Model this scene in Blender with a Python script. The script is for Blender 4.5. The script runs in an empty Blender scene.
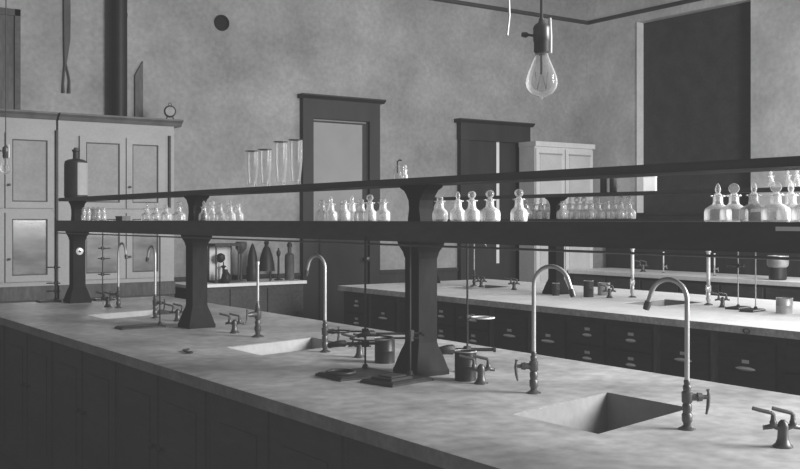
import bpy, bmesh, math, random
from mathutils import Vector, Matrix
from mathutils.geometry import tessellate_polygon
random.seed(7)
PI = math.pi
C = bpy.context.scene.collection
LIFT = 0.030
BT = 0.92          # bench top height
EYE = 1.54

# ------------------------------------------------------------------ materials
def mat(name, v, rough=0.7, amp=0.15, scale=6.0, metal=0.0, spec=0.3, trans=0.0, stretch=(1, 1, 1), bump=0.0, amp2=0.0, scale2=40.0, alpha=None):
    m = bpy.data.materials.new(name); m.use_nodes = True
    nt = m.node_tree; N = nt.nodes; L = nt.links
    b = N['Principled BSDF']
    b.inputs['Roughness'].default_value = rough
    b.inputs['Metallic'].default_value = metal
    b.inputs['Specular IOR Level'].default_value = spec
    b.inputs['Transmission Weight'].default_value = trans
    if alpha is not None: b.inputs['Alpha'].default_value = alpha
    tc = N.new('ShaderNodeTexCoord'); mp = N.new('ShaderNodeMapping')
    mp.inputs['Scale'].default_value = stretch
    L.new(tc.outputs['Object'], mp.inputs['Vector'])
    n1 = N.new('ShaderNodeTexNoise'); n1.inputs['Scale'].default_value = scale; n1.inputs['Detail'].default_value = 6
    L.new(mp.outputs[0], n1.inputs['Vector'])
    n2 = N.new('ShaderNodeTexNoise'); n2.inputs['Scale'].default_value = scale2; n2.inputs['Detail'].default_value = 3
    L.new(mp.outputs[0], n2.inputs['Vector'])
    r1 = N.new('ShaderNodeMapRange'); r1.inputs['From Min'].default_value = .3; r1.inputs['From Max'].default_value = .7
    r1.inputs['To Min'].default_value = v*(1-amp); r1.inputs['To Max'].default_value = v*(1+amp)
    L.new(n1.outputs['Fac'], r1.inputs['Value'])
    r2 = N.new('ShaderNodeMapRange'); r2.inputs['From Min'].default_value = .3; r2.inputs['From Max'].default_value = .7
    r2.inputs['To Min'].default_value = 1-amp2; r2.inputs['To Max'].default_value = 1+amp2
    L.new(n2.outputs['Fac'], r2.inputs['Value'])
    mu = N.new('ShaderNodeMath'); mu.operation = 'MULTIPLY'
    L.new(r1.outputs[0], mu.inputs[0]); L.new(r2.outputs[0], mu.inputs[1])
    co = N.new('ShaderNodeCombineColor')
    for i in range(3): L.new(mu.outputs[0], co.inputs[i])
    L.new(co.outputs[0], b.inputs['Base Color'])
    if bump:
        bp = N.new('ShaderNodeBump'); bp.inputs['Strength'].default_value = bump; bp.inputs['Distance'].default_value = .01
        L.new(n2.outputs['Fac'], bp.inputs['Height']); L.new(bp.outputs[0], b.inputs['Normal'])
    return m

M = dict(
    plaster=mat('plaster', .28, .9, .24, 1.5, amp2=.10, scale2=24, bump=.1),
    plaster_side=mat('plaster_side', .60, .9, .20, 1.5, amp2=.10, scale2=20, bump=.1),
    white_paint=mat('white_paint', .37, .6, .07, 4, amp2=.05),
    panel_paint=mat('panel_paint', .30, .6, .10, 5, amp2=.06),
    ceiling=mat('ceiling_plaster', .35, .9, .1, 3),
    floor=mat('floor_boards', .05, .8, .3, 3, stretch=(1, .1, 1)),
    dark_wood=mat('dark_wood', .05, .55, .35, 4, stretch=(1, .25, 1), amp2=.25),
    post_wood=mat('post_wood', .012, .7, .3, 5, spec=.12, stretch=(1, 1, .3), amp2=.2),
    stile_wood=mat('worn_wood', .075, .6, .35, 7, stretch=(1, 1, .3), amp2=.25),
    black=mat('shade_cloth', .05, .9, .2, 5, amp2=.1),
    wain=mat('wainscot_wood', .03, .7, .3, 4, stretch=(1, 1, .2), amp2=.2),
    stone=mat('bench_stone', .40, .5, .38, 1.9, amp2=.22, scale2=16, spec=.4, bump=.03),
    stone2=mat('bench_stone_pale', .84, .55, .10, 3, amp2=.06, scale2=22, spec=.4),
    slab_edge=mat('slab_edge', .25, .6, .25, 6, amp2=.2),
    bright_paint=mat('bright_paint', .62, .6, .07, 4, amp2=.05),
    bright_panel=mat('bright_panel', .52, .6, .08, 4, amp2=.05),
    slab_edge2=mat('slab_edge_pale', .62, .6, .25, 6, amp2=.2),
    casing=mat('casing_wood', .022, .55, .3, 5, stretch=(1, 1, .3)),
    worn_stile=mat('worn_stile_wood', .11, .6, .5, 7, stretch=(1, 1, .3), amp2=.3),
    cornice_wood=mat('cornice_wood', .13, .6, .25, 7),
    hole=mat('flue_black', .008, .9, .2, 7),  # near black all over the flue hole cover
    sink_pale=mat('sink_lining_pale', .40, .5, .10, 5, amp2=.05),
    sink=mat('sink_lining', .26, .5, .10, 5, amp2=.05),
    iron=mat('cast_iron', .03, .5, .3, 20, metal=.2),
    brass=mat('dull_brass', .10, .4, .25, 20, metal=.6),
    nickel=mat('nickel_pipe', .50, .35, .1, 20, metal=.5),
    bright=mat('polished_nickel', .75, .3, .05, 20, metal=.4),
    tin=mat('dark_tin', .035, .4, .4, 12, metal=.5),
    tin_light=mat('light_tin', .40, .4, .2, 12, metal=.4),
    glass=mat('clear_glass', .85, .06, .02, 5, trans=.9, spec=.8),
    milk=mat('milky_glass', .80, .15, .05, 8, trans=.35, spec=.6),
    smoke=mat('smoky_glass', .25, .08, .1, 8, trans=.4, spec=.7),
    pane=mat('glazed_pane', .16, .12, .5, 3, spec=.9, stretch=(1, 1, 3)),
    frosted=mat('frosted_pane', .27, .5, .08, 3, trans=0),
    paper=mat('paper', .72, .9, .04, 10),
    leather=mat('leather', .07, .7, .2, 10),
    cord=mat('cord', .06, .8, .1, 10),
    string=mat('white_string', .8, .8, .05, 10),
    pipe=mat('stovepipe', .012, .5, .3, 6, metal=.2),
)

def glassy(name, amin, amax, v=.95):
    """clear to milky glass: see-through face on, paler towards the silhouette, lit through"""
    m = bpy.data.materials.new(name); m.use_nodes = True
    nt = m.node_tree; N = nt.nodes; L = nt.links; N.clear()
    out = N.new('ShaderNodeOutputMaterial'); df = N.new('ShaderNodeBsdfDiffuse'); tl = N.new('ShaderNodeBsdfTranslucent')
    gl = N.new('ShaderNodeBsdfGlossy'); gl.inputs['Roughness'].default_value = .12
    tr = N.new('ShaderNodeBsdfTransparent')
    for n in (df, tl, gl): n.inputs['Color'].default_value = (v, v, v, 1)
    m1 = N.new('ShaderNodeMixShader'); m1.inputs[0].default_value = .5; L.new(df.outputs[0], m1.inputs[1]); L.new(tl.outputs[0], m1.inputs[2])
    m2 = N.new('ShaderNodeMixShader'); m2.inputs[0].default_value = .18; L.new(m1.outputs[0], m2.inputs[1]); L.new(gl.outputs[0], m2.inputs[2])
    fr = N.new('ShaderNodeFresnel'); fr.inputs['IOR'].default_value = 1.45
    mr = N.new('ShaderNodeMapRange'); mr.inputs['From Min'].default_value = .03; mr.inputs['From Max'].default_value = .35
    mr.inputs['To Min'].default_value = amin; mr.inputs['To Max'].default_value = amax
    m3 = N.new('ShaderNodeMixShader'); L.new(fr.outputs[0], mr.inputs[0]); L.new(mr.outputs[0], m3.inputs[0])
    L.new(tr.outputs[0], m3.inputs[1]); L.new(m2.outputs[0], m3.inputs[2]); L.new(m3.outputs[0], out.inputs[0])
    return m
M['glass'] = glassy('clear_glass_body', .10, .75); M['milk'] = glassy('milky_glass_body', .27, .95); M['jar'] = glassy('jar_glass', .05, .55, .55); M['smoke'] = glassy('smoky_glass_body', .12, .75, .6)

# ------------------------------------------------------------------ mesh builder
class MB:
    def __init__(s): s.b = bmesh.new()
    def box(s, x0, x1, y0, y1, z0, z1, bev=0):
        r = bmesh.ops.create_cube(s.b, size=1)
        bmesh.ops.scale(s.b, vec=(abs(x1-x0), abs(y1-y0), abs(z1-z0)), verts=r['verts'])
        bmesh.ops.translate(s.b, vec=((x0+x1)/2, (y0+y1)/2, (z0+z1)/2), verts=r['verts'])
        if bev:
            ed = list({e for v in r['verts'] for e in v.link_edges})
            bmesh.ops.bevel(s.b, geom=ed, offset=bev, segments=2, affect='EDGES')
        return s
    def rings(s, rings, cap=True, close=False):
        vs = [[s.b.verts.new(p) for p in r] for r in rings]
        n = len(vs[0])
        rr = list(zip(vs, vs[1:]))
        if close: rr.append((vs[-1], vs[0]))
        for a, b in rr:
            for i in range(n):
                j = (i+1) % n
                s.b.faces.new((a[i], a[j], b[j], b[i]))
        if cap and not close:
            s.b.faces.new(list(reversed(vs[0]))); s.b.faces.new(vs[-1])
        return s
    def lathe(s, prof, o=(0, 0, 0), seg=24, axis='Z', phase=0, cap=True):
        R = []
        for r, z in prof:
            ring = []
            for i in range(seg):
                a = 2*PI*i/seg+phase
                x, y = max(r, 1e-4)*math.cos(a), max(r, 1e-4)*math.sin(a)
                p = (x, y, z)
                if axis == 'X': p = (z, x, y)
                if axis == 'Y': p = (y, z, x)
                ring.append((p[0]+o[0], p[1]+o[1], p[2]+o[2]))
            R.append(ring)
        return s.rings(R, cap)
    def square(s, prof, o=(0, 0, 0), ratio=1.0):
        R = []
        for r, z in prof:
            R.append([(o[0]+sx*r, o[1]+sy*r*ratio, o[2]+z) for sx, sy in ((-1, -1), (1, -1), (1, 1), (-1, 1))])
        return s.rings(R)
    def tube(s, pts, r, seg=10):
        pts = [Vector(p) for p in pts]
        rs = r if isinstance(r, (list, tuple)) else [r]*len(pts)
        R = []; up = None
        for i, p in enumerate(pts):
            a = pts[max(i-1, 0)]; b = pts[min(i+1, len(pts)-1)]
            t = (b-a).normalized()
            if up is None:
                up = Vector((0, 0, 1)) if abs(t.z) < .9 else Vector((1, 0, 0))
            u = (up - t*up.dot(t)).normalized(); v = t.cross(u); up = u
            R.append([p + (u*math.cos(2*PI*k/seg)+v*math.sin(2*PI*k/seg))*rs[i] for k in range(seg)])
        return s.rings(R)
    def torus(s, c, R, r, tilt=None, seg=28, n=8):
        mt = tilt or Matrix.Identity(3)
        rings = []
        for i in range(seg):
            a = 2*PI*i/seg
            ring = []
            for k in range(n):
                q = 2*PI*k/n
                p = Vector(((R+r*math.cos(q))*math.cos(a), (R+r*math.cos(q))*math.sin(a), r*math.sin(q)))
                ring.append(Vector(c)+mt @ p)
            rings.append(ring)
        return s.rings(rings, close=True)
    def prism(s, poly, y0, y1, plane='XZ'):
        def f(a, b, t):
            return {'XZ': (a, t, b), 'YZ': (t, a, b), 'XY': (a, b, t)}[plane]
        return s.rings([[f(a, b, y0) for a, b in poly], [f(a, b, y1) for a, b in poly]])
    def build(s, name, m, parent=None, smooth=False, bevel=0):
        bmesh.ops.recalc_face_normals(s.b, faces=s.b.faces[:])
        me = bpy.data.meshes.new(name); s.b.to_mesh(me); s.b.free()
        me.materials.append(M[m] if isinstance(m, str) else m)
        if smooth:
            for p in me.polygons: p.use_smooth = True
            me.set_sharp_from_angle(angle=math.radians(42))
        o = bpy.data.objects.new(name, me); C.objects.link(o)
        if parent: o.parent = parent
        if bevel:
            md = o.modifiers.new('bevel', 'BEVEL'); md.width = bevel; md.segments = 2; md.limit_method = 'ANGLE'
        return o

def thing(name, label, cat, loc=(0, 0, 0), rz=0, group=None):
    o = bpy.data.objects.new(name, None); o.empty_display_size = .05; C.objects.link(o)
    o.location = loc; o.rotation_euler = (0, 0, rz)
    o['label'] = label; o['category'] = cat
    if group: o['group'] = group
    return o
def tag(o, label, cat, group=None):
    o['label'] = label; o['category'] = cat
    if group: o['group'] = group
    return o
def struct(o, label=None):
    o['kind'] = 'structure'
    if label: o['label'] = label
    return o
def dup(root, loc, rz=0, label=None, group=None, scale=1):
    r = root.copy(); C.objects.link(r); r.location = loc; r.rotation_euler = (0, 0, rz); r.scale = (scale,)*3
    if label: r['label'] = label
    if group: r['group'] = group
    for ch in list(root.children):
        c = ch.copy(); C.objects.link(c); c.parent = r
        for g in ch.children:
            d = g.copy(); C.objects.link(d); d.parent = c
    return r

def Yat(px, x=2.44):
    l = (px-400)/1018; return x*(.8158-.5784*l)/(.5784+.8158*l)
# ------------------------------------------------------------------ room shell
XW, YW, RAIL, CEIL = 9.87, 9.6, 4.16, 4.6
struct(MB().box(-4, XW+.6, -4, YW+.2, -.1, 0).build('floor', 'floor'))
struct(MB().box(-4, XW+.6, 1.2, YW+.2, CEIL, CEIL+.1).build('ceiling', 'ceiling'))
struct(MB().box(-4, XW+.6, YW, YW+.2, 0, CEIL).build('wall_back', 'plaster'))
WY0, WY1, WZ0, WZ1 = 7.08, 8.75, 1.0, 4.03
w = MB()
w.box(XW, XW+.4, WY1, YW, 0, CEIL); w.box(XW, XW+.4, 5.2, WY0, 0, CEIL)
w.box(XW, XW+.4, WY0, WY1, 0, WZ0); w.box(XW, XW+.4, WY0, WY1, WZ1, CEIL)
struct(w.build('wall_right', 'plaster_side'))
wn = struct(MB().box(XW+.34, XW+.38, WY0, WY1, WZ0, WZ1).build('window_1', 'black'))
MB().box(XW+.11, XW+.125, WY0+.005, WY1-.005, WZ0+.01, WZ1-.005).build('window_shade', 'black', wn)
struct(MB().box(XW-.012, XW+.108, WY1-.012, WY1-.001, 1.02, WZ1).build('trim_1', 'bright_paint'))
# picture rails
def rail_back():
    pr = [(YW, RAIL-.03), (YW-.03, RAIL-.02), (YW-.04, RAIL), (YW-.03, RAIL+.015), (YW, RAIL+.02)]
    struct(MB().prism(pr, -4, XW, 'YZ').build('trim_2', 'dark_wood'))
    pr = [(XW, RAIL-.03), (XW-.03, RAIL-.02), (XW-.04, RAIL), (XW-.03, RAIL+.015), (XW, RAIL+.02)]
    struct(MB().prism(pr, 5.2, YW, 'XZ').build('trim_3', 'dark_wood'))
rail_back()
# wainscots
ws = MB(); 
for a, b in ((4.0, 5.46), (6.50, 7.63), (8.76, 9.83)):
    ws.box(a, b, YW-.03, YW, 0, .93); ws.box(a, b, YW-.05, YW, .93, .965)
struct(ws.build('baseboard_back', 'wain'))
ws = MB(); ws.box(XW-.03, XW, 5.2, YW-.35, 0, 1.6); ws.box(XW-.05, XW, 5.2, YW-.35, 1.6, 1.625)
struct(ws.build('baseboard_right', 'wain'))

# doors ---------------------------------------------------------------
def door1():
    x0, x1, zt = 5.48, 6.48, 2.88
    yf = YW-.002
    d = struct(MB().box(x0+.12, x1-.13, yf-.03, yf, 0, 2.62).build('door_1', 'casing'))
    MB().box(x0+.15, x1-.22, yf-.036, yf-.03, 1.50, 2.60).build('door_pane', 'frosted', d)
    MB().box(x0+.22, x1-.26, yf-.045, yf-.03, .3, 1.35, .008).build('door_panel', 'casing', d)
    k = MB().lathe([(.012, 0), (.012, -.04), (.028, -.05), (.028, -.075), (.01, -.085)], (x1-.18, yf-.03, 1.1), 16, 'Y').build('door_knob', 'brass', d, True)
    c = MB(); c.box(x0, x0+.13, yf-.07, yf, 0, zt-.02); c.box(x1-.14, x1, yf-.07, yf, 0, zt-.02)
    c.box(x0+.13, x1-.14, yf-.07, yf, 2.64, zt-.02)
    c.build('door_casing', 'casing', d)
    c = MB(); c.prism([(yf, zt-.03), (yf-.08, zt-.03), (yf-.12, zt), (yf-.12, zt+.015), (yf, zt+.015)], x0-.03, x1+.05, 'YZ')
    c.build('cornice', 'casing', d)
    struct(d, 'door with pale glazed upper panel in a wide dark casing')
def door2():
    x0, x1, zt = 7.65, 8.76, 2.735
    yf = YW-.002
    d = struct(MB().box(x0+.1, x1-.1, yf-.02, yf, 0, 2.55).build('door_2', 'casing'))
    MB().box(x0+.14, 8.235, yf-.04, yf-.02, 0, 2.53).build('door_leaf', 'casing', d)
    MB().box(8.245, 8.295, yf-.025, yf-.02, 1.0, 2.53).build('gap_light_strip', 'paper', d)  # pale strip painted for light showing past the door ajar
    c = MB(); c.box(x0, x0+.13, yf-.07, yf, 0, zt-.02); c.box(x1-.15, x1-.02, yf-.07, yf, 0, zt-.02)
    c.box(x0+.13, x1-.15, yf-.07, yf, 2.53, zt-.02); c.box(x0-.01, x1+.0, yf-.085, yf, 2.50, zt-.02)
    c.build('door_casing', 'casing', d)
    c = MB(); c.prism([(yf, zt-.03), (yf-.09, zt-.03), (yf-.13, zt), (yf-.13, zt+.015), (yf, zt+.015)], x0-.05, x1+.04, 'YZ')
    c.build('cornice', 'casing', d)
    struct(d, 'dark doorway with a bright slit beside the pale corner cupboard')
door1(); door2()

# white cupboard in the corner ----------------------------------------
t = thing('corner_cupboard', 'white painted cupboard standing in the corner right of the dark doorway', 'cupboard', (9.06, 9.21, 0))
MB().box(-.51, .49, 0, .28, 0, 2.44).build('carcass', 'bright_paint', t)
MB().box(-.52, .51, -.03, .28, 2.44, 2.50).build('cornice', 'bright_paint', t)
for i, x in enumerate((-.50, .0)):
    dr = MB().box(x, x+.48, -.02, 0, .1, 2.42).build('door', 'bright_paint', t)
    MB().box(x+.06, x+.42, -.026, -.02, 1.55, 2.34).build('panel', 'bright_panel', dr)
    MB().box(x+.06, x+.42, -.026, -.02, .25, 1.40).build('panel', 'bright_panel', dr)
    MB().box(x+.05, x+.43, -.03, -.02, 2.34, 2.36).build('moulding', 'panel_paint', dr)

# built-in cupboards on the back wall, left ---------------------------
def cupboard(x0, x1, doors, label, cornice_r=0):
    yf = 9.1
    t = thing('wall_cupboard', label, 'cupboard', ((x0+x1)/2, yf, 0)); ox = (x0+x1)/2
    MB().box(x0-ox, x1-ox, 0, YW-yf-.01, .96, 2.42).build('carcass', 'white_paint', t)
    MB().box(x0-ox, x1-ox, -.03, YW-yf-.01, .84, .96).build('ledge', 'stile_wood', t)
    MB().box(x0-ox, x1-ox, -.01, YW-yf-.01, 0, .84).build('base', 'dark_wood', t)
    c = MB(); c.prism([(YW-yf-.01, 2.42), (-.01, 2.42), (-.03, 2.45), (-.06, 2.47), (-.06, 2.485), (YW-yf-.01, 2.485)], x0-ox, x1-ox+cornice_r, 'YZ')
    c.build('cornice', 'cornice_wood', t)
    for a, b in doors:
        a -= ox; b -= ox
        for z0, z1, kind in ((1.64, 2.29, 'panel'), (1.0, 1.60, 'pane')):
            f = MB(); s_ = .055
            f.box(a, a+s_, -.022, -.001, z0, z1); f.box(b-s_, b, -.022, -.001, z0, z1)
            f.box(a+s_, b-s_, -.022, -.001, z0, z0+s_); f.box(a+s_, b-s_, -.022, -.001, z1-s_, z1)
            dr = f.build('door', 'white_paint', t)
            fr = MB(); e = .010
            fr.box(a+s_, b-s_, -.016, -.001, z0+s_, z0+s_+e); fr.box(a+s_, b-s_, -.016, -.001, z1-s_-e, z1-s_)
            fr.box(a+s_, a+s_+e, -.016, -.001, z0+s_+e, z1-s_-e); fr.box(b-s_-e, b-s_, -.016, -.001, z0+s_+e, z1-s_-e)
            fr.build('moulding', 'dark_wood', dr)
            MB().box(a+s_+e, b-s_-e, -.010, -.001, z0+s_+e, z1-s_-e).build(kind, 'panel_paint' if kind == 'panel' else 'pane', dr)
            MB().lathe([(.005, 0), (.005, -.012), (.011, -.018), (.011, -.026), (.004, -.03)], (a+.028, -.022, z0+.2), 12, 'Y').build('knob', 'brass', dr, True)
    return t
c1 = cupboard(1.05, 2.725, [(1.12, 1.50), (1.51, 1.89), (1.90, 2.28), (2.29, 2.70)], 'white built-in cupboard at far left with glazed lower doors and panelled upper doors')
c2 = cupboard(2.745, 3.83, [(2.93, 3.35), (3.36, 3.72)], 'white built-in cupboard right of the tall dark joint line, behind the large bottle', .07)
for c, x in ((c1, 2.727-1.8875), (c2, 3.78-3.2875)):
    MB().box(x-.008, x+.008, -.028, -.001, 1.0 if c is c1 else 1.65, 2.33).build('cover_strip', 'dark_wood', c)

# side counter on the back wall --------------------------------------
t = thing('side_counter', 'low dark counter with a pale top against the back wall', 'counter', (4.6, 9.3, 0))
MB().box(-.66, .60, -.26, .24, 0, BT-.03).build('cabinet', 'dark_wood', t)
MB().box(-.68, .62, -.30, .24, BT-.03, BT).build('top', 'stone2', t)
for x in (-.64, -.22, .19):
    d = MB().box(x, x+.39, -.275, -.26, .1, .86).build('door', 'dark_wood', t)
    MB().lathe([(.005, 0), (.012, -.015), (.004, -.025)], (x+.34, -.275, .6), 10, 'Y').build('knob', 'brass', d, True)
# counter under the window
t = thing('window_counter', 'long pale-topped counter below the dark window against the right wall', 'counter', (9.45, 7, 0))
MB().box(-.35, .38, -1.75, 2.12, 0, BT-.05).build('cabinet', 'dark_wood', t)
MB().box(-.39, .38, -1.78, 2.15, BT-.05, BT).build('top', 'stone2', t, bevel=.006)
for k in range(7):
    y = -1.72+k*.548
    MB().box(-.365, -.35, y, y+.51, .1, .84).build('door', 'dark_wood', t)

# ------------------------------------------------------------------ benches
def slab(name, x0, x1, y0, y1, th, holes, m, label, edge):
    o = ((x0+x1)/2, (y0+y1)/2)
    outer = [(x0, y0), (x1, y0), (x1, y1), (x0, y1)]
    loops = [[Vector((x-o[0], y-o[1], 0)) for x, y in L] for L in [outer]+holes]
    tris = tessellate_polygon(loops)
    b = MB()
    top = [[b.b.verts.new((v.x, v.y, 0)) for v in L] for L in loops]
    bot = [[b.b.verts.new((v.x, v.y, -th)) for v in L] for L in loops]
    ft = sum(top, []); fb = sum(bot, [])
    for a in tris:
        b.b.faces.new([ft[i] for i in a]); b.b.faces.new([fb[i] for i in reversed(a)])
    for T, B in zip(top, bot):
        n = len(T)
        for i in range(n):
            j = (i+1) % n
            b.b.faces.new((T[i], T[j], B[j], B[i]))
    ob = b.build(name, m)
    ob.data.materials.append(M[edge])
    for p in ob.data.polygons:
        if abs(p.normal.z) < .5: p.material_index = 1
    ob.location = (o[0], o[1], BT)
    tag(ob, label, 'worktop')
    return ob
def hole(x0, x1, y0, y1, sk):
    return [(x0, y0), (x0, y1), (x1, y1+sk), (x1, y0+sk)]
SINKS1 = [hole(2.17, 2.72, y, y+.37, .11) for y in (2.07, 4.16, 6.24)]
SINKS2 = [hole(5.72, 6.27, y, y+.37, .05) for y in (4.86, 7.02)]
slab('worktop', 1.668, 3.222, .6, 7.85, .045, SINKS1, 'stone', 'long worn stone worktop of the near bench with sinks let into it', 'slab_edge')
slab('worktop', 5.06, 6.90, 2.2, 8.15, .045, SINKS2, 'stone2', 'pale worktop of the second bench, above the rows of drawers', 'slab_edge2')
def mk_sink(h, label, group=None, m='sink'):
    cx = sum(p[0] for p in h)/4; cy = sum(p[1] for p in h)/4
    t = thing('sink', label, 'sink', (cx, cy, BT-.32), 0, group)
    pts = [(x-cx, y-cy) for x, y in h]
    def ring(f, z): return [(x*f, y*f, z) for x, y in pts]
    MB().rings([ring(1.05, .27), ring(1.04, -.02), ring(.93, -.02), ring(.93, .004), ring(.97, .02), ring(.999, .312), ring(1.0, .27)][0:2]+[ring(1.04, -.021)], cap=False).build('outer_shell', 'sink', t)
    b = MB(); v1 = [b.b.verts.new(p) for p in ring(.998, .316)]; v2 = [b.b.verts.new(p) for p in ring(.97, 0)]
    for i in range(4):
        j = (i+1) % 4; b.b.faces.new((v1[i], v1[j], v2[j], v2[i]))
    b.b.faces.new(v2)
    b.build('basin', m, t)
    MB().torus((.1, -.05, .006), .022, .005).build('drain', 'brass', t, True)
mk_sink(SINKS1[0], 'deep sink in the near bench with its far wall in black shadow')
mk_sink(SINKS1[1], 'sink in the near bench below the silvery hooked tap, middle of the bench', m='sink_pale')
mk_sink(SINKS1[2], 'sink at the far left end of the near bench, before the far shelf post', m='sink_pale')
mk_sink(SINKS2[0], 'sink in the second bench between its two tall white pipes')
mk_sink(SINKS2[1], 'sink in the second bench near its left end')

o = MB().torus((0, 0, 0), .022, .004, Matrix.Rotation(PI/2, 3, 'Y') @ Matrix.Diagonal((.6, 1, 1)), 20, 6).build('metal_loop', 'iron', smooth=True)
o.location = (5.054, Yat(747, 5.06), BT-.026); tag(o, 'small dark metal loop fixed to the front edge of the second bench', 'loop')
# cabinets under the benches
def drawer(t, y0, y1, z0, z1, sgn=-1):
    d = MB().box(-.018, 0, y0, y1, z0, z1, .004).build('drawer', 'dark_wood', t)
    cy = (y0+y1)/2; cz = (z0+z1)/2
    n = 9; w_ = .066 if z1-z0 > .2 else .042
    rings = []
    for k in range(n):
        u = -1+2*k/(n-1)
        r = .013*math.sqrt(max(0, 1-u*u*.9))
        rings.append([(-.018-r*1.3*max(0, math.sin(a)), cy+u*w_, cz-.01+r*math.cos(a)) for a in [PI*i/8 for i in range(9)]])
    MB().rings(rings).build('cup_pull', 'bright', d, True)
    l = MB().box(-.020, -.018, cy-.024, cy+.024, cz+.022, cz+.042).build('card_label', 'paper', d)
    return d
def cab2(y0, y1, kind, label, group=None):
    t = thing('drawer_cabinet', label, 'cabinet', (5.09, (y0+y1)/2, 0), 0, group)
    h = (y1-y0)/2
    c = MB(); c.box(0, .02, -h, h, .06, BT-.046); c.box(1.74, 1.76, -h, h, .06, BT-.046)
    c.box(.02, 1.74, -h, h, .06, .08); c.box(.02, 1.74, -h, -h+.01, .08, .55); c.box(.02, 1.74, h-.01, h, .08, .55)
    c.build('carcass', 'dark_wood', t)
    MB().box(-.006, 0, h-.055, h, .08, BT-.046).build('stile', 'worn_stile' if kind == 'big' else 'dark_wood', t)
    a, b = -h+.008, h-.06
    if kind == 'big': rows = [(.53, .83), (.10, .50)]
    else: rows = [(.685, .835), (.525, .675), (.365, .515), (.205, .355)]
    for z0, z1 in rows: drawer(t, a, b, z0, z1)
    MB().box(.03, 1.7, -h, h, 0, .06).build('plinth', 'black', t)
kinds = ['big', 'small', 'small', 'big', 'big', 'small', 'small', 'big', 'big', 'small', 'small', 'big']
edges = [2.25, 2.6, 3.04, 3.47, 3.93, 4.37, 4.78, 5.15, 5.55, 5.98, 6.40, 6.80, 7.22, 7.66, 8.08]
ks = ['small', 'small', 'small', 'big', 'big', 'small', 'small', 'big', 'big', 'small', 'small', 'big', 'big', 'small']
lbl = {3: 'second bench cabinet with deep drawer and bright cup pull, right of the nearest hooked tap',
       4: 'dark deep-drawer cabinet of the second bench directly behind the near hooked tap pipe',
       5: 'dark cabinet of small drawers in the second bench, left of the nearest hooked tap',
       6: 'dark cabinet of small drawers in the second bench, right of the tall tap at centre',
       7: 'dark deep-drawer cabinet of the second bench just behind the centre tap pipe',
       2: 'dark drawer cabinet of the second bench at the right edge of the picture'}
for i in range(len(ks)):
    cab2(edges[i]+.002, edges[i+1]-.002, ks[i], lbl.get(i, 'dark drawer cabinet in shadow under the second bench'), None if i in lbl else 'shadowed cabinets under the second bench')
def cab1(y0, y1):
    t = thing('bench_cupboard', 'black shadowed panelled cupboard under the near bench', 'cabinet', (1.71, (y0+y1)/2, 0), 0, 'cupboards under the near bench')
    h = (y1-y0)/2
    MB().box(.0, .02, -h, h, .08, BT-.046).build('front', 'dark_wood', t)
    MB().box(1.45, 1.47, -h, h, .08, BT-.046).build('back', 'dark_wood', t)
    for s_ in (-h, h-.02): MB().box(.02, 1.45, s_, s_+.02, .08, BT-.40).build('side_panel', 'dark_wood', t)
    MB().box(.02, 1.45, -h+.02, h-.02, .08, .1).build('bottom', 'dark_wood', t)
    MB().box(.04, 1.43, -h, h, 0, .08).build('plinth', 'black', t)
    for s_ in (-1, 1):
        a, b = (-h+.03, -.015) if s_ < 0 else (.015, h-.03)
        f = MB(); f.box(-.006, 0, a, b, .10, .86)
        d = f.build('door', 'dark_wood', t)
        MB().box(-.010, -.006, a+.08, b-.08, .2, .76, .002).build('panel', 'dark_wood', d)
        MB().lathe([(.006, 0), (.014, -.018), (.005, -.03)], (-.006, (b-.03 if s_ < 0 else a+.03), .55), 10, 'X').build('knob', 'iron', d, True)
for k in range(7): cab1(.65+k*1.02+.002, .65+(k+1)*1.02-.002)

# ------------------------------------------------------------------ shelf units over the benches
def shelf_unit(x, y0, y1, posts, zlo, zup, label):
    t = thing('bottle_rack', label, 'shelf', (x, (y0+y1)/2, BT)); oy = (y0+y1)/2
    lo0, lo1 = zlo-.079-BT, zlo-BT
    up1 = zup-BT; up0 = up1-.026
    s = MB().box(-.145, .145, y0-oy, y1-oy-.06, lo0, lo1, .004).build('lower_shelf', 'dark_wood', t)
    MB().tube([(-.135, y0-oy+.02, lo0-.014), (-.135, y1-oy-.08, lo0-.014)], .004, 8).build('rail', 'brass', s, True)
    MB().box(-.10, .10, y0-oy, y1-oy, up0, up1, .004).build('upper_shelf', 'dark_wood', t)
    for py in posts:
        p = MB()
        p.square([(.082, 0), (.082, .018), (.077, .03), (.069, .06), (.058, .095), (.050, .115), (.047, .13), (.047, lo0-.07), (.050, lo0-.06), (.053, lo0-.045), (.066, lo0-.018), (.07, lo0)], (0, py-oy, 0))
        po = p.build('post', 'post_wood', t, bevel=.003)
        zz = up0-lo1
        w_ = [(.10, up0), (.095, up0-.010), (.07, up0-.02), (.055, up0-.035), (.038, up0-.06), (.034, lo1+zz*.35), (.042, lo1+.01), (.042, lo1)]
        poly = [(py-oy-a, z) for a, z in w_]+[(py-oy+a, z) for a, z in reversed(w_)]
        MB().prism(poly, -.035, .035, 'YZ').build('bracket', 'post_wood', t)
    return t
RX = 2.44
r1 = shelf_unit(RX, .7, 7.76, [1.11, 3.295, 5.47, 7.62], 1.5335, 1.7034, 'long dark two-tier wooden bottle rack on posts along the near bench')
r2 = shelf_unit(5.98, 2.4, 8.10, [3.5, 6.18, 7.95], 1.545, 1.752, 'dark two-tier bottle rack along the second bench, seen through the near rack')
# white disc on the far post
MB().lathe([(.028, 0), (.028, -.006), (.02, -.010)], (0, 7.62-4.23-.047, .384), 18, 'Y').build('disc', 'bright', r1, True)
MB().lathe([(.010, -.0095), (.010, -.0125)], (0, 7.62-4.23-.047, .384), 12, 'Y').build('disc_centre', 'iron', r1, True)
SH1, UP1, SH2, UP2 = 1.5335, 1.7034, 1.545, 1.752

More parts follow.
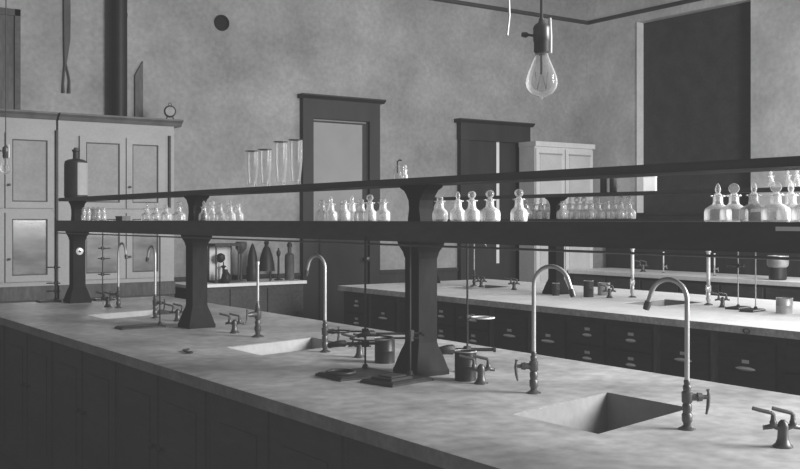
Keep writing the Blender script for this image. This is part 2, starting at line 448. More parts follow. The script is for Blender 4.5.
# ------------------------------------------------------------------ bottles
def bottle_proto(kind, w=.036, m='glass'):
    t = thing('reagent_bottle', 'x', 'bottle')
    b = MB()
    b.lathe([(w*.9, 0), (w, .004), (w, .030), (w*.92, .040), (w*.6, .048), (.016, .053), (.0145, .060), (.0145, .074), (.022, .076), (.022, .080), (.012, .081), (.0115, .058), (w*.5, .046), (w*.85, .038), (w*.92, .028), (w*.9, .006), (.002, .005)], seg=22)
    b.build('body', m, t, True)
    s = MB()
    if kind == 'disc':
        s.lathe([(.008, .062), (.011, .082), (.007, .086)], seg=14)
        s.lathe([(.005, -.004), (.0145, -.004), (.016, 0), (.0145, .004), (.005, .004)], (0, 0, .099), 20, 'X')
    elif kind == 'ball':
        s.lathe([(.008, .062), (.011, .082), (.007, .086), (.013, .091), (.016, .100), (.013, .109), (.005, .114)], seg=16)
    elif kind == 'low':
        s.lathe([(.008, .062), (.011, .082), (.013, .086), (.013, .092), (.006, .095)], seg=14)
    else:
        s.lathe([(.008, .062), (.011, .082), (.006, .087), (.009, .096), (.007, .106), (.002, .115)], seg=14)
    s.build('stopper', 'milk', t, True)
    return t
protos = {}
def bottle(kind, loc, label, group=None, w=.036, m='glass', rz=0, scale=1):
    k = (kind, w, m)
    if k not in protos:
        o = bottle_proto(kind, w, m); protos[k] = o
        o.location = loc; o.rotation_euler = (0, 0, rz); o.scale = (scale,)*3
        o['label'] = label
        if group: o['group'] = group
        return o
    o = dup(protos[k], loc, rz, label, group, scale)
    if not group and 'group' in o: del o['group']
    return o
# near group on the lower shelf: y positions
CT, ST = math.cos(.61677), math.sin(.61677)
near = [(718, 'pointed', 'glass', 'clear squat reagent bottle with pointed stopper, leftmost of the large row at right'),
        (734, 'disc', 'glass', 'clear squat reagent bottle with large flat disc stopper, second in the row at right'),
        (754, 'pointed', 'smoke', 'darker squat reagent bottle with slim pointed stopper, third in the row at right'),
        (776, 'disc', 'milk', 'pale squat reagent bottle with round disc stopper, fourth in the row at right'),
        (791, 'pointed', 'milk', 'pale reagent bottle with pointed stopper, close behind the round-stoppered bottle at right'),
        (806, 'ball', 'milk', 'pale reagent bottle cut by the right edge of the picture')]
for i, (px, k, m, l) in enumerate(near):
    x = RX+(-.02 if i != 4 else .05)
    bottle(k, (x, Yat(px, x), SH1), l, None, .040, m, rz=.5, scale=.95)
ll = thing('shelf_label', 'white paper label on the rack edge below the large bottles at right', 'label', (RX-.1455, (Yat(776, RX-.145)+Yat(812, RX-.145))/2, 1.520))
hw = (Yat(776, RX-.145)-Yat(812, RX-.145))/2
MB().box(-.0015, 0, -hw, hw, -.009, .002).build('card', 'paper', ll); MB().box(-.003, -.0015, -hw*.98, -hw*.9, -.008, .001).build('tack', 'brass', ll)
lab = {383: 'small reagent bottle on the near rack left of the centre post', 440: 'pale reagent bottle just right of the centre post', 458: 'tapered pale reagent bottle, second right of the centre post',
       472: 'reagent bottle with round ball stopper, third right of the centre post', 490: 'broad reagent bottle with large ball stopper standing before the dark doorway',
       519: 'reagent bottle with round stopper at the foot of the pale cupboard'}
for px, k, m, w in ((440, 'low', 'milk', .030), (458, 'pointed', 'milk', .03), (472, 'ball', 'milk', .03), (490, 'ball', 'milk', .038), (519, 'ball', 'milk', .030), (383, 'low', 'milk', .03)):
    x = RX+random.uniform(-.04, .04)
    bottle(k, (x, Yat(px, x), SH1), lab[px], None, w, m, rz=random.uniform(0, 3))
for px, k in ((344, 'low'), (352, 'pointed'), (361, 'low'), (370, 'ball')):
    x = RX+random.uniform(-.05, .05)
    bottle(k, (x, Yat(px, x), SH1), 'small pale reagent bottle in the cluster before the glazed door', 'reagent bottles before the glazed door', .030, 'milk')
for px, k in ((204, 'pointed'), (212, 'ball'), (220, 'low'), (230, 'pointed'), (238, 'low'), (322, 'low'), (331, 'pointed')):
    x = RX+random.uniform(-.06, .06)
    bottle(k, (x, Yat(px, x), SH1), 'faint clear reagent bottle on the near rack between two posts', 'clear bottles on the middle of the near rack', .030, 'glass')
for px, k, l in ((147, 'pointed', 'leftmost of the four bottles left of the second post'), (156, 'pointed', 'second of the four bottles left of the second post'), (166, 'low', 'third of the four bottles left of the second post'), (179, 'ball', 'broadest of the four bottles, nearest the second post')):
    bottle(k, (RX, Yat(px), SH1), 'clear reagent bottle, '+l, None, .040 if px == 179 else .036, 'glass')
for px in (84, 88.5, 93.5, 98.5, 103.5):
    x = RX+random.uniform(-.03, .03)
    bottle('low', (x, Yat(px, x), SH1), 'tiny pale reagent bottle beside the far post of the near rack', 'tiny bottles by the far post', .020, 'milk')
t = thing('small_box', 'small dark box lying on the lower shelf at far left', 'box', (RX, Yat(123), SH1), .1)
MB().box(-.03, .03, -.05, .05, 0, .022, .002).build('tray', 'tin', t); MB().box(-.032, .032, -.052, .052, .022, .03, .002).build('lid', 'tin', t)
# second rack bottles
x2 = 5.95
for px in (527, 534, 541, 548, 563, 570, 577, 584, 591, 598, 607, 614, 621, 629):
    x = x2+random.uniform(-.08, .08)
    bottle(random.choice(['low', 'ball', 'pointed']), (x, Yat(px, x), SH2), 'milky bottle in the crowded row on the second rack', 'crowded pale bottles on the second rack', .034, 'milk', scale=1.55)
for px, m in ((771, 'milk'), (788, 'milk'), (797, 'glass')):
    x = x2; bottle('pointed', (x, Yat(px, x), UP2), 'pale bottle on top of the second rack at far right', 'pale bottles on top of the second rack', .026, m)
# dark bottles and white box on top of second rack
def dark_bottle(loc, label, m='iron'):
    t = thing('dark_bottle', label, 'bottle', loc)
    MB().lathe([(.026, 0), (.03, .004), (.03, .11), (.024, .128), (.012, .138), (.012, .16), (.015, .162), (.015, .17), (.004, .171)], seg=18).build('body', m, t, True)
    MB().lathe([(.01, .171), (.011, .18), (.004, .184)], seg=12).build('stopper', 'iron', t, True)
dark_bottle((5.95, Yat(604, 5.95), UP2), 'black bottle on the second rack, left of the bright slit')
dark_bottle((5.95, Yat(613.5, 5.95), UP2), 'black bottle on the second rack, right of the bright slit')
t = thing('white_box', 'white box on top of the second rack before the dark window', 'box', (5.95, Yat(650, 5.95), UP2), .6)
MB().box(-.055, .055, -.045, .045, 0, .10, .003).build('carton', 'paper', t); MB().box(-.057, .057, -.047, .047, .10, .125, .003).build('lid', 'paper', t)

# upper shelf glassware
def chimney(px, h, w, label):
    t = thing('glass_jar', label, 'jar', (RX, Yat(px), UP1))
    t['group'] = 'tall glass jars on the near rack'
    b = MB()
    P = [(w*.62, 0), (w*.80, .004), (w*.72, .02), (w*.78, .05), (w*.9, .09), (w, .13), (w, h)]
    b.lathe(P+[(w-.003, h), (w-.003, .13), (w*.87, .09), (w*.74, .05), (w*.6, .022), (.002, .02)], seg=26)
    b.build('body', 'jar', t, True)
    MB().torus((0, 0, h), w-.001, .0025, seg=26, n=6).build('rim', 'iron', t, True)
for px, h, l in ((252, .193, 'leftmost of the four'), (265, .193, 'second of four from left'), (280.5, .222, 'third of four from left'), (295.5, .222, 'rightmost of the four')):
    chimney(px, h, .0345, 'tall clear glass jar on top of the near rack, ' + l)
t = thing('large_bottle', 'tall dark glazed storage bottle with narrow neck at the far end of the upper shelf', 'bottle', (RX, Yat(76), UP1))
MB().lathe([(.076, 0), (.084, .006), (.086, .02), (.086, .25), (.080, .275), (.055, .288), (.026, .292), (.023, .30), (.023, .345), (.03, .35), (.03, .362), (.018, .363)], seg=30).build('body', 'iron', t, True)
MB().lathe([(.017, .355), (.018, .372), (.012, .378)], seg=14).build('cork', 'stile_wood', t, True)
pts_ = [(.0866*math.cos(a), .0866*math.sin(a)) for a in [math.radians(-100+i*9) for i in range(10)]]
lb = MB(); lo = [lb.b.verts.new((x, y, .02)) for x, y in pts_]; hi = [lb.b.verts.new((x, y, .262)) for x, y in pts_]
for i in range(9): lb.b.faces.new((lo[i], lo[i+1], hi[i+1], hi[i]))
lb.build('reflection_patch', 'white_paint', t, True)  # pale patch painted for the reflection on the bottle's right side
t = thing('wash_bottle', 'small dark wash bottle with bent tube on the upper shelf above the centre post', 'bottle', (RX, Yat(397.5), UP1))
MB().lathe([(.017, 0), (.019, .004), (.019, .032), (.013, .045), (.009, .052), (.011, .054), (.011, .06), (.004, .061)], seg=18).build('body', 'smoke', t, True)
MB().tube([(0, 0, .03), (0, 0, .078), (.004, -.008, .084), (.008, -.02, .082)], .003, 8).build('tube', 'iron', t, True)
bottle('ball', (RX+.02, Yat(405, RX+.02), UP1), 'small pale flask beside the dark wash bottle on the upper shelf', None, .022, 'milk', scale=.55)

# ------------------------------------------------------------------ taps
def tap_proto(h=.47, reach=.15, flip=1, hs=1):
    """pipe tap; the hook reaches along local +x"""
    t = thing('gooseneck_tap', 'x', 'tap')
    MB().lathe([(.026, 0), (.026, .003), (.016, .008), (.012, .012)], seg=20).build('base_flange', 'brass', t, True)
    MB().lathe([(.011, .01), (.012, .02), (.0155, .025), (.016, .045), (.0125, .05), (.0145, .06), (.0145, .072), (.0115, .078), (.016, .083), (.0165, .112), (.011, .116), (.0125, .124), (.0125, .131), (.009, .135), (.0105, .145), (.008, .15)], seg=18).build('valve_body', 'brass', t, True)
    arc = []
    R = reach/2
    for i in range(15):
        a = PI-PI*i/14*(.93)
        arc.append((R+R*math.cos(a), 0, h-R+R*math.sin(a)))
    e = Vector(arc[-1]); arc.append(tuple(e+Vector((.012, 0, -.035))))
    MB().tube([(0, 0, .145)]+[(0, 0, .25)]+arc, .0075, 12).build('spout_pipe', 'nickel', t, True)
    e = Vector(arc[-1])
    MB().tube([e+Vector((-.003, 0, .012)), e, e+Vector((.005, 0, -.014))], [.010, .0115, .010], 12).build('nozzle', 'brass', t, True)
    ca, sa = math.cos(math.radians(-140)), math.sin(math.radians(-140))
    def Q(u, z): return (u*ca, u*sa, z)
    MB().tube([Q(.01, .097), Q(.03, .097), Q(.031, .097), Q(.045, .097), Q(.047, .097), Q(.066, .097)], [.011, .011, .014, .012, .007, .006], 12).build('stem', 'brass', t, True)
    MB().tube([Q(.062, .120), Q(.064, .113), Q(.065, .097), Q(.063, .07), Q(.058, .045)], [.006, .0035, .006, .0055, .0035], 8).build('lever', 'brass', t, True)
    return t
def rect_dir(dx, dy): return math.atan2(dy, dx)
up = tap_proto(.45, .12, hs=-1)     # hook toward +y when rotated by 90 deg
up.location = (2.434, 1.965, BT); up.scale = (.98, .98, .98); up.rotation_euler = (0, 0, rect_dir(-.25, 1))
up['label'] = 'tall hooked tap arching over the deep sink, nearest at right'
def tap(loc, rz, label, scale=1): return dup(up, (loc[0], loc[1], BT), rz, label, None, scale)
upm = tap_proto(.455, .14, hs=-1); upm.location = (2.493, 2.69, BT); upm.rotation_euler = (0, 0, rect_dir(.35, -1))
upm['label'] = 'tall tap at centre with spout bent right, lever handle at its left'
tap((2.47, 4.09), rect_dir(-.2, 1), 'silvery hooked tap arching left over the middle sink')
tap((2.45, 6.12), rect_dir(0, 1), 'slim tap left of the second rack post, over the far sink')
dup(upm, (2.52, 6.97, BT), rect_dir(0, -1), 'farthest tap on the near bench, left of the pale far sink')
dup(up, (6.1, 7.4, BT), rect_dir(.3, -1), 'white pipe tap on the second bench left of the centre tap')

def pipe_proto(h, r, m, hs=-1, vm='brass'):
    t = thing('pipe_tap', 'x', 'tap')
    MB().lathe([(.032, 0), (.032, .004), (.02, .01), (.014, .014)], seg=20).build('base_flange', 'brass', t, True)
    MB().lathe([(.012, .01), (.014, .03), (.018, .035), (.018, .055), (.013, .06), (.016, .08), (.0115, .09), (.019, .105), (.019, .14), (.012, .145), (.014, .16), (r, .18), (r, .19)], seg=18).build('valve_body', vm, t, True)
    MB().lathe([(r, .18), (r, h-.02), (r*1.35, h-.018), (r*1.35, h-.004), (r, h)], seg=16).build('pipe', m, t, True)
    MB().tube([(0, hs*.01, .122), (0, hs*.035, .122), (0, hs*.055, .122), (0, hs*.075, .122)], [.012, .015, .013, .007], 12).build('stem', vm, t, True)
    MB().tube([(0, hs*.075, .15), (0, hs*.075, .12), (0, hs*.085, .075)], [.006, .006, .003], 8).build('lever', vm, t, True)
    return t
pm = pipe_proto(.40, .007, 'nickel'); pm.location = (2.497, 4.82, BT); pm.rotation_euler = (0, 0, rect_dir(.3, -1))
pm['label'] = 'tall slim straight pipe tap left of the middle sink, the side counter behind it'
pw = pipe_proto(.40, .0145, 'bright', -1, 'nickel'); pw.location = (6.2, Yat(632.5, 6.2), BT); pw.rotation_euler = (0, 0, rect_dir(.6, -1))
pw['label'] = 'thick white pipe tap on the second bench behind the hooked spout at right'
dup(pw, (6.1, Yat(708.5, 6.1), BT), rect_dir(.5, -1), 'thick white pipe tap on the second bench, left of the pair of thin stands')
for px, l in ((663.5, 'short pale pipe on the window counter, left of the second white pipe'), (714.5, 'short pale pipe on the window counter, right of the second white pipe')):
    dup(pw, (9.35, Yat(px, 9.35), BT), 0, l, None, .62)

# gas cocks
def cock_proto():
    t = thing('gas_cock', 'x', 'gas cock')
    MB().lathe([(.027, 0), (.027, .004), (.020, .010), (.0155, .022), (.014, .045), (.0155, .056), (.013, .066), (.006, .074)], seg=22).build('turret', 'brass', t, True)
    for x_ in (-.027, .027):
        k_ = 1 if x_ > 0 else -1
        n = MB().tube([(k_*.008, 0, .052), (k_*.020, 0, .056), (x_, 0, .060), (x_, 0, .068), (x_, 0, .074)], [.008, .008, .010, .010, .007], 10)
        n.tube([(x_, 0, .058), (x_+k_*.012, -.004, .054), (x_+k_*.022, -.006, .052), (x_+k_*.024, -.006, .052)], [.008, .007, .006, .0075], 10)
        n = n.build('nozzle', 'brass', t, True)
        MB().tube([(x_, 0, .068), (x_, 0, .088), (x_+.006, 0, .094), (x_+.03, 0, .099), (x_+.056, 0, .106)], [.008, .0065, .006, .0055, .0055], 8).build('lever', 'brass', n, True)
    return t
RZ = math.radians(145)
g = cock_proto(); g.location = (2.457, 1.66, BT); g.rotation_euler = (0, 0, RZ); g['label'] = 'brass double gas cock with two lever handles, nearest at the right edge'
dup(g, (2.475, 2.96, BT), RZ, 'double gas cock beside the dark can right of the centre post')
dup(g, (2.50, 3.84, BT), RZ, 'double gas cock behind the ring clamps left of the centre post')
dup(g, (2.48, 5.06, BT), RZ, 'double gas cock right of the second rack post')
dup(g, (2.49, 5.86, BT), RZ, 'double gas cock left of the second rack post')
dup(g, (2.486, 7.09, BT), RZ, 'farthest gas cock on the near bench, left of its last tap')
for px, y, l in ((617, 5.62, 'pale gas cock left of the first white pipe on the second bench'), (0, 4.55, 'pale gas cock right of the second white pipe on the second bench'), (0, 7.2, 'pale gas cock on the second bench just left of the centre tap'), (0, 6.75, 'pale gas cock on the second bench behind the centre tap')):
    o = dup(g, (6.02, y, BT), RZ, l)
dup(g, (9.35, Yat(643, 9.35), BT), RZ, 'small gas cock on the window counter, right of the first white pipe', None, 1.3)

# ------------------------------------------------------------------ stands
def add_ring(t, z, ang, L, R, m='iron', x0=0, y0=0):
    ca, sa = math.cos(ang), math.sin(ang)
    r = MB().torus((x0+(L+R)*ca, y0+(L+R)*sa, z), R, .0035, seg=26, n=7)
    r.tube([(x0+.01*ca, y0+.01*sa, z), (x0+L*ca, y0+L*sa, z)], .004, 8)
    ro = r.build('ring', m, t, True)
    c = MB().box(x0-.011, x0+.011, y0-.011, y0+.011, z-.012, z+.012, .002)
    c.tube([(x0, y0, z), (x0-.035*ca, y0-.035*sa, z)], .0045, 8)
    c.build('clamp', 'iron', ro, True)
def add_claw(t, z, ang, L, x0=0, y0=0, k=1.0, tail=.05):
    ca, sa = math.cos(ang), math.sin(ang)
    def P(u, v, w=0): return (x0+u*ca-v*sa, y0+u*sa+v*ca, z+w)
    b = MB().tube([P(-tail, 0), P(L, 0)], .0045*math.sqrt(k), 8)
    b.tube([P(-tail-.005, 0), P(-tail+.005, 0)], [.011, .011], 8)
    ao = b.build('clamp_arm', 'iron', t, True)
    j = MB(); j.tube([P(L, 0), P(L+.02, .02, .004), P(L+.045, .022, .0), P(L+.065, .008, -.006)], [.008*k, .007*k, .006*k, .005*k], 8)
    j.tube([P(L, 0), P(L+.02, -.02, -.004), P(L+.045, -.022, -.008), P(L+.065, -.008, -.012)], [.008*k, .007*k, .006*k, .005*k], 8)
    j.build('jaws', 'iron', ao, True)
    MB().box(x0-.013, x0+.013, y0-.013, y0+.013, z-.014, z+.014, .003).build('boss', 'iron', ao, True)
def stand(loc, base, rod_xy, h, label, rz=0, brass=False, r=.0042):
    t = thing('ring_stand', label, 'stand', (loc[0], loc[1], BT), rz)
    bx, by = base
    x, y = rod_xy
    b = MB(); b.rings([[(sx*bx*f, sy*by*f, z) for sx, sy in ((-1, -1), (1, -1), (1, 1), (-1, 1))] for f, z in ((1, 0), (1, .008), (.92, .013), (.90, .0145))])
    b.lathe([(.016, .012), (.012, .022), (.008, .030)], (x, y, 0), 14)
    b.build('base', 'iron', t)
    MB().tube([(x, y, .015), (x, y, h)], r, 8).build('rod', 'nickel' if brass else 'iron', t, True)
    return t
s1 = stand((2.195, 3.40), (.13, .095), (.095, .075), .55, 'iron ring stand left of the centre post with a ring lying on its base', 0)
add_ring(s1, .163, math.radians(145), .06, .047, x0=.095, y0=.075)
add_claw(s1, .114, math.radians(147), .085, x0=.095, y0=.075, k=1.7)
rg = MB().torus((0, 0, .006), .055, .006, seg=28).build('iron_ring', 'iron', smooth=True)
rg.location = (2.125, 3.40, BT+.0145); tag(rg, 'loose dark iron ring lying flat on the left stand base', 'ring')
s2 = stand((2.245, 3.185), (.115, .085), (.093, .018), .58, 'iron ring stand directly before the centre post with double base plate', .2)
add_ring(s2, .157, math.radians(133), .065, .085, x0=.093, y0=.018)
add_claw(s2, .175, math.radians(135), .14, x0=.093, y0=.018, k=1.2)
s2b = MB().box(-.07, .05, -.055, .055, 0, .010, .003).box(-.05, .035, -.035, .035, .010, .015, .002).build('iron_weight', 'iron')
s2b.location = (2.225, 3.18, BT+.0145); s2b.rotation_euler = (0, 0, .2); tag(s2b, 'small stepped iron plate stacked on the stand base before the centre post', 'plate')
s3 = stand((2.615, 3.215), (.032, .032), (0, 0), .58, 'slim ring stand behind the dark can, right of the centre post')
add_ring(s3, .222, math.radians(-35), .015, .047, 'bright'); add_claw(s3, .092, math.radians(145), .062, k=2.6, tail=.11)
s4 = stand((2.16, 5.62), (.13, .06), (.11, -.02), .52, 'thin iron stand left of the second rack post', .0)
s5 = stand((2.275, 7.775), (.08, .055), (.05, .0), .64, 'dark stand with three stacked rings at the far left end of the bench', r=.008)
for z in (.08, .14, .26): add_ring(s5, z, math.radians(145), .015, .026, x0=.05)
s6 = stand((2.66, 7.70), (.07, .06), (0, 0), .53, 'dark burette stand right of the far rack post')
for z in (.2, .32, .40): add_ring(s6, z, math.radians(-30), .012, .022)
s7 = stand((6.02, 4.42), (.10, .05), (0, 0), .46, 'thin stand on the second bench, left of the pair at right', .2, True)
add_claw(s7, .30, 1.2, .03)
s8 = stand((5.93, 4.24), (.10, .05), (.05, 0), .46, 'thin stand on the second bench, right of the pair at right', .2, True)
# tins
def tin(loc, r, h, label, m='tin', hollow=True, lip='tin_light'):
    t = thing('tin_can', label, 'can', loc)
    MB().lathe([(r, 0), (r, h*.48), (r*1.03, h*.5), (r, h*.52), (r, h), (r-.003, h), (r-.003, .004), (.001, .004)], seg=26).build('body', m, t, True)
    MB().torus((0, 0, h), r, .0025, seg=26, n=6).build('rim', lip, t, True)
tin((2.50, 3.64, BT), .044, .105, 'dark round can left of the centre post, behind the stand rods')
tin((2.48, 3.06, BT), .042, .112, 'dark round can with a pale band right of the centre post')
tin((5.98, 4.03, BT), .053, .10, 'metal can on the second bench near the right edge', 'tin_light')
tin((6.2, 5.85, BT), .05, .10, 'pale jar on the second bench, left of the first white pipe', 'white_paint')
tin((5.95, 5.78, BT), .04, .13, 'dark narrow can on the second bench, left of the first white pipe', 'iron')
tin((5.85, 6.05, BT), .03, .10, 'dark small jar on the second bench, leftmost of its small group', 'iron')
t = thing('crock', 'large crock with dark lower half on the window counter at right', 'crock', (9.22, 6.29, BT))
MB().lathe([(.075, 0), (.088, .01), (.088, .12), (.085, .13)], seg=26).build('lower_body', 'iron', t, True)
MB().lathe([(.085, .13), (.105, .15), (.11, .23), (.105, .25), (.095, .25), (.095, .16), (.01, .14)], seg=26).build('upper_body', 'tin_light', t, True)
# small valve oddments at the front of the stands
o = MB().tube([(0, 0, .006), (.03, -.02, .006), (.055, -.05, .006), (.05, -.09, .006)], .005, 8)
o.torus((-.012, .01, .006), .014, .004, seg=16)
o = o.build('small_key', 'iron', smooth=True); o.location = (1.93, 4.42, BT); o.rotation_euler = (0, 0, 2.2)
tag(o, 'small dark metal key lying near the front edge of the near bench', 'key')

# ------------------------------------------------------------------ lamps
def pendant(loc, label, s=1.0):
    """loc = bottom of bulb"""
    t = thing('pendant_bulb', label, 'light bulb', loc)
    hC = CEIL-loc[2]
    MB().tube([(0, 0, .17), (0.002, 0, 1.0), (0, 0, hC)], .0032, 8).build('cord', 'cord', t, True)
    MB().lathe([(.006, .102-.004), (.014, .102), (.0175, .106), (.0175, .128), (.019, .130), (.019, .160), (.016, .166), (.008, .172), (.005, .182)], seg=22).build('socket', 'brass', t, True)
    MB().tube([(-.013, .009, .142), (-.024, .017, .144), (-.028, .020, .144), (-.037, .026, .145)], [.003, .003, .007, .005], 8).build('key', 'brass', t, True)
    MB().tube([(.0155, -.0115, .103), (.0155, -.0115, .140), (.0150, -.0110, .182)], [.0045, .0048, .0035], 10).build('socket_highlight', 'paper', t)  # pale strip stands in for the highlight on the socket's lit side
    g = MB().lathe([(.0005, -.002), (.003, 0), (.006, .004), (.016, .007), (.027, .014), (.034, .025), (.036, .036), (.034, .05), (.028, .066), (.021, .082), (.016, .094), (.014, .102)], seg=30, cap=False).build('bulb', 'bulbglass', t, True)
    f = MB()
    f.tube([(0, 0, .10), (0, 0, .055)], .003, 8)
    pts = []
    for k in range(9):
        a = 2*PI*k/8; pts.append((.014*math.cos(a), .014*math.sin(a), .06 if k % 2 else .022))
    f.tube(pts, .0007, 5)
    f.build('filament', 'brass', g)
    return t
def glass_thin():
    m = bpy.data.materials.new('thin_glass'); m.use_nodes = True
    nt = m.node_tree; N = nt.nodes; L = nt.links
    b = N['Principled BSDF']; b.inputs['Base Color'].default_value = (.8, .8, .8, 1); b.inputs['Roughness'].default_value = .08
    b.inputs['Specular IOR Level'].default_value = .9
    fr = N.new('ShaderNodeFresnel'); fr.inputs['IOR'].default_value = 1.5
    mr = N.new('ShaderNodeMapRange'); mr.inputs['From Max'].default_value = .5; mr.inputs['To Min'].default_value = .05; mr.inputs['To Max'].default_value = .9
    L.new(fr.outputs[0], mr.inputs[0]); L.new(mr.outputs[0], b.inputs['Alpha'])
    return m
M['bulbglass'] = glass_thin()
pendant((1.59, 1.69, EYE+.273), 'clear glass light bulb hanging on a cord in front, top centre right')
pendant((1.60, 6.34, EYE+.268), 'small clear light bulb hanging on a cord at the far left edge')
o = MB().tube([(0, 0, 0), (.01, 0, .03), (.003, 0, .1), (0, 0, .5), (0, 0, CEIL-3.55)], .004, 6).build('pull_string', 'string', smooth=True)
o.location = (4.6, 5.17, 3.55-.5)
o.location = (2.35, 2.67, EYE+.64)
o.data.transform(Matrix.Scale((CEIL-EYE-.64)/(CEIL-3.55), 4, (0, 0, 1)))
tag(o, 'thin white string hanging from above left of the front light bulb', 'string')

# ------------------------------------------------------------------ wall things
def onY(px, py, Y):
    l = (px-400)/1018; d = Y/(CT-ST*l); return (d*(ST+CT*l), Y, EYE-(py-219.6)/1018*d)
t = thing('stove_pipe', 'dark vertical stovepipe rising from the cupboard top to the ceiling', 'pipe', (onY(118.5, 100, 9.50)[0], 9.50, 2.487))
MB().lathe([(.082, 0), (.082, 1.0), (.085, 1.0), (.085, 1.03), (.082, 1.03), (.082, CEIL-2.487)], seg=24).build('pipe', 'pipe', t, True)
MB().lathe([(.11, 0), (.11, .012), (.085, .02)], seg=24).build('collar', 'pipe', t, True)
p = onY(60, 0, 9.5)
t = thing('hanging_strap', 'dark strap hanging down the back wall, split into two tails', 'strap', (onY(65.5, 60, 9.58)[0], 9.58, onY(65, 93, 9.58)[2]))
hh = CEIL-t.location[2]-.002
rs = []
for z, a, b in ((.27, -.010, .008), (.36, -.012, .022), (.5, -.014, .042), (.7, -.016, .045), (hh, -.022, .035)):
    rs.append([(a, -.01, z), (b, -.01, z), (b, .01, z), (a, .01, z)])
MB().rings(rs).build('strap', 'leather', t)
MB().tube([(-.002, 0, .28), (-.012, 0, .2), (-.02, 0, .08), (-.018, 0, .0)], [.009, .008, .009, .014], 8).build('tail', 'leather', t, True)
MB().tube([(.002, 0, .28), (.022, 0, .2), (.038, 0, .12), (.034, 0, .0)], [.009, .008, .009, .014], 8).build('tail', 'leather', t, True)
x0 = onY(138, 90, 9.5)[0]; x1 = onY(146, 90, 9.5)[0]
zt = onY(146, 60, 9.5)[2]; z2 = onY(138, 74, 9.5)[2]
t = MB().prism([(0, 0), (x1-x0, 0), (x1-x0, zt-2.487), (0, z2-2.487)], -.02, .0, 'XZ').build('wall_shadow_strip', 'stile_wood')  # thin dark strip shaped as the shadow streak on the wall
t.location = (x0, 9.595, 2.487); tag(t, 'narrow dark strip with slanted top above the cupboard, standing in for a shadow', 'board')
q = onY(170, 112, 9.12)
t = thing('alarm_clock', 'small round clock with pale face on the right end of the cupboard top', 'clock', (q[0], 9.12, 2.486), -.35)
MB().lathe([(.050, -.02), (.056, -.018), (.058, .0), (.056, .03), (.04, .036)], (0, 0, .078), 26, 'Y').build('case', 'iron', t, True)
MB().lathe([(.043, -.0215), (.043, -.0235)], (0, 0, .078), 26, 'Y').build('face', 'tin_light', t)
for s in (-1, 1): MB().tube([(s*.025, 0, .03), (s*.034, 0, .0)], .006, 8).build('foot', 'iron', t, True)
MB().torus((0, 0, .145), .014, .003, Matrix.Rotation(PI/2, 3, 'X'), 16, 6).build('handle', 'iron', t, True)
q = onY(221.5, 23, YW)
t = MB().lathe([(.082, 0), (.082, -.015), (.065, -.02), (.062, -.004), (.001, -.003)], (0, 0, 0), 26, 'Y').build('flue_cover', 'hole', smooth=True)
t.location = (q[0], YW-.001, q[2]); tag(t, 'round dark flue hole cover high on the back wall', 'flue cover')
t = thing('wall_shutter', 'dark wooden shutter on the wall above the cupboard at far left', 'shutter', (2.24, YW-.002, 2.49))
MB().box(-.24, .29, -.03, 0, 0, .96).build('board', 'stile_wood', t)
f = MB(); f.box(-.30, -.245, -.05, 0, 0, 1.0); f.box(.25, .30, -.05, -.031, 0, .96); f.box(-.24, .30, -.05, -.031, .90, .96)
f.build('frame', 'dark_wood', t)

# ------------------------------------------------------------------ apparatus on the side counter
Yc = 9.22
def cx(px): return onY(px, 270, Yc)[0]
t = thing('balance_case', 'framed glass balance case with white back on the side counter', 'balance', (cx(223.5), Yc, BT))
b = MB()
for sx in (-.125, .115): b.box(sx, sx+.012, -.09, -.078, .02, .36); b.box(sx, sx+.012, .078, .09, .02, .36)
b.box(-.135, .135, -.1, .1, .36, .385); b.box(-.135, .135, -.1, .1, 0, .02); b.build('frame', 'iron', t)
MB().box(-.113, .113, .079, .084, .02, .36).build('back', 'paper', t)
MB().lathe([(.05, .02), (.055, .025), (.02, .04), (.012, .06), (.012, .14), (.03, .16), (.006, .17), (.006, .2)], seg=16).build('pillar', 'iron', t, True)
MB().lathe([(.005, .195), (.03, .205), (.046, .235), (.04, .27), (.02, .285), (.003, .29)], (-.04, -.02, 0), 18).build('beam_head', 'iron', t, True)
t = thing('round_flask', 'dark round jar in front of the balance case', 'jar', (onY(226, 270, 9.065)[0], 9.065, BT))
MB().lathe([(.03, 0), (.044, .015), (.048, .05), (.040, .09), (.022, .11), (.018, .12), (.018, .135), (.004, .136)], seg=22).build('body', 'iron', t, True)
def vase(px, prof, label, name, m='iron'):
    t = MB().lathe(prof, seg=20).build(name, m, smooth=True); t.location = (cx(px), Yc, BT)
    tag(t, label, 'apparatus'); return t
vase(241, [(.05, 0), (.05, .01), (.012, .02), (.010, .27), (.03, .30), (.055, .33), (.06, .385), (.05, .40), (.003, .401)], 'stand with dark round head right of the balance case', 'lamp_stand', 'stile_wood')
vase(252.5, [(.058, 0), (.062, .02), (.062, .13), (.05, .16), (.05, .22), (.035, .3), (.012, .37), (.003, .38)], 'dark jar with tall pointed top on the side counter', 'pointed_jar')
t = thing('bell_stand', 'dark bell shaped cover on three legs, tallest thing on the side counter', 'apparatus', (cx(266.5), Yc, BT))
MB().lathe([(.085, .10), (.08, .16), (.06, .26), (.035, .33), (.02, .35), (.02, .37), (.028, .385), (.02, .40), (.003, .405)], seg=20).build('bell', 'iron', t, True)
for a in (0.5, 2.6, 4.7): MB().tube([(.075*math.cos(a), .075*math.sin(a), .11), (.08*math.cos(a), .08*math.sin(a), 0)], .008, 8).build('leg', 'iron', t, True)
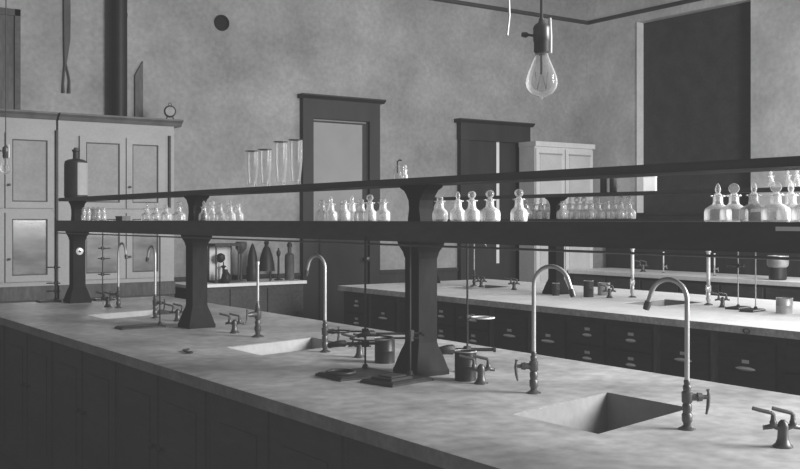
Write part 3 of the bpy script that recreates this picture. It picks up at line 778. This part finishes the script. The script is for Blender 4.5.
t = vase(278.5, [(.045, 0), (.045, .01), (.012, .02), (.010, .24), (.02, .26), (.022, .29), (.008, .31), (.008, .33)], 'slim dark stand right of the bell shaped cover', 'slim_stand')
t = thing('tall_cylinder', 'tall dark cylinder on the far right end of the side counter', 'apparatus', (5.13, 9.2, BT))
MB().lathe([(.05, 0), (.05, .22), (.045, .26), (.02, .28), (.02, .34)], seg=20).build('body', 'stile_wood', t, True)
MB().lathe([(.024, .34), (.028, .36), (.018, .385), (.003, .39)], seg=14).build('stopper', 'iron', t, True)

# ------------------------------------------------------------------ camera
cam = bpy.data.cameras.new('camera'); co = bpy.data.objects.new('camera', cam); C.objects.link(co)
co.location = (0, 0, EYE)
co.rotation_euler = (PI/2, 0, -.61677)
cam.sensor_fit = 'HORIZONTAL'; cam.sensor_width = 36
cam.lens = 1018/800*36
cam.shift_y = -(234.5-219.6)/800
cam.clip_start = .05; cam.clip_end = 100
bpy.context.scene.camera = co

# ------------------------------------------------------------------ light
wd = bpy.data.worlds.new('world'); bpy.context.scene.world = wd; wd.use_nodes = True
bg = wd.node_tree.nodes['Background']; bg.inputs[0].default_value = (1, 1, 1, 1); bg.inputs[1].default_value = .23
def area(name, loc, target, sx, sy, e):
    l = bpy.data.lights.new(name, 'AREA'); l.shape = 'RECTANGLE'; l.size = sx; l.size_y = sy; l.energy = e
    o = bpy.data.objects.new(name, l); C.objects.link(o); o.location = loc
    o.rotation_euler = (Vector(target)-Vector(loc)).to_track_quat('-Z', 'Y').to_euler()
    return o
area('assumed_light_near', (6.0, -1.2, 3.0), (3.4, 4.0, .9), 2.6, 2.8, 820)  # assumed main light, unseen off to the right, hung free of any window
area('added_fill_side', (9.5, 4.3, 2.7), (6.0, 5.6, .9), 1.4, 1.8, 95)  # added fill lamp, out of view, brightens the second bench
vs = bpy.context.scene.view_settings
vs.view_transform = 'Standard'; vs.look = 'None'; vs.exposure = 0; vs.gamma = 1
vs.use_curve_mapping = True            # faded print: black never falls below a dark grey
cm = vs.curve_mapping; cv = cm.curves[3]
cv.points[0].location = (0.0, LIFT); cv.points[1].location = (1.0, 1.0); cm.update()
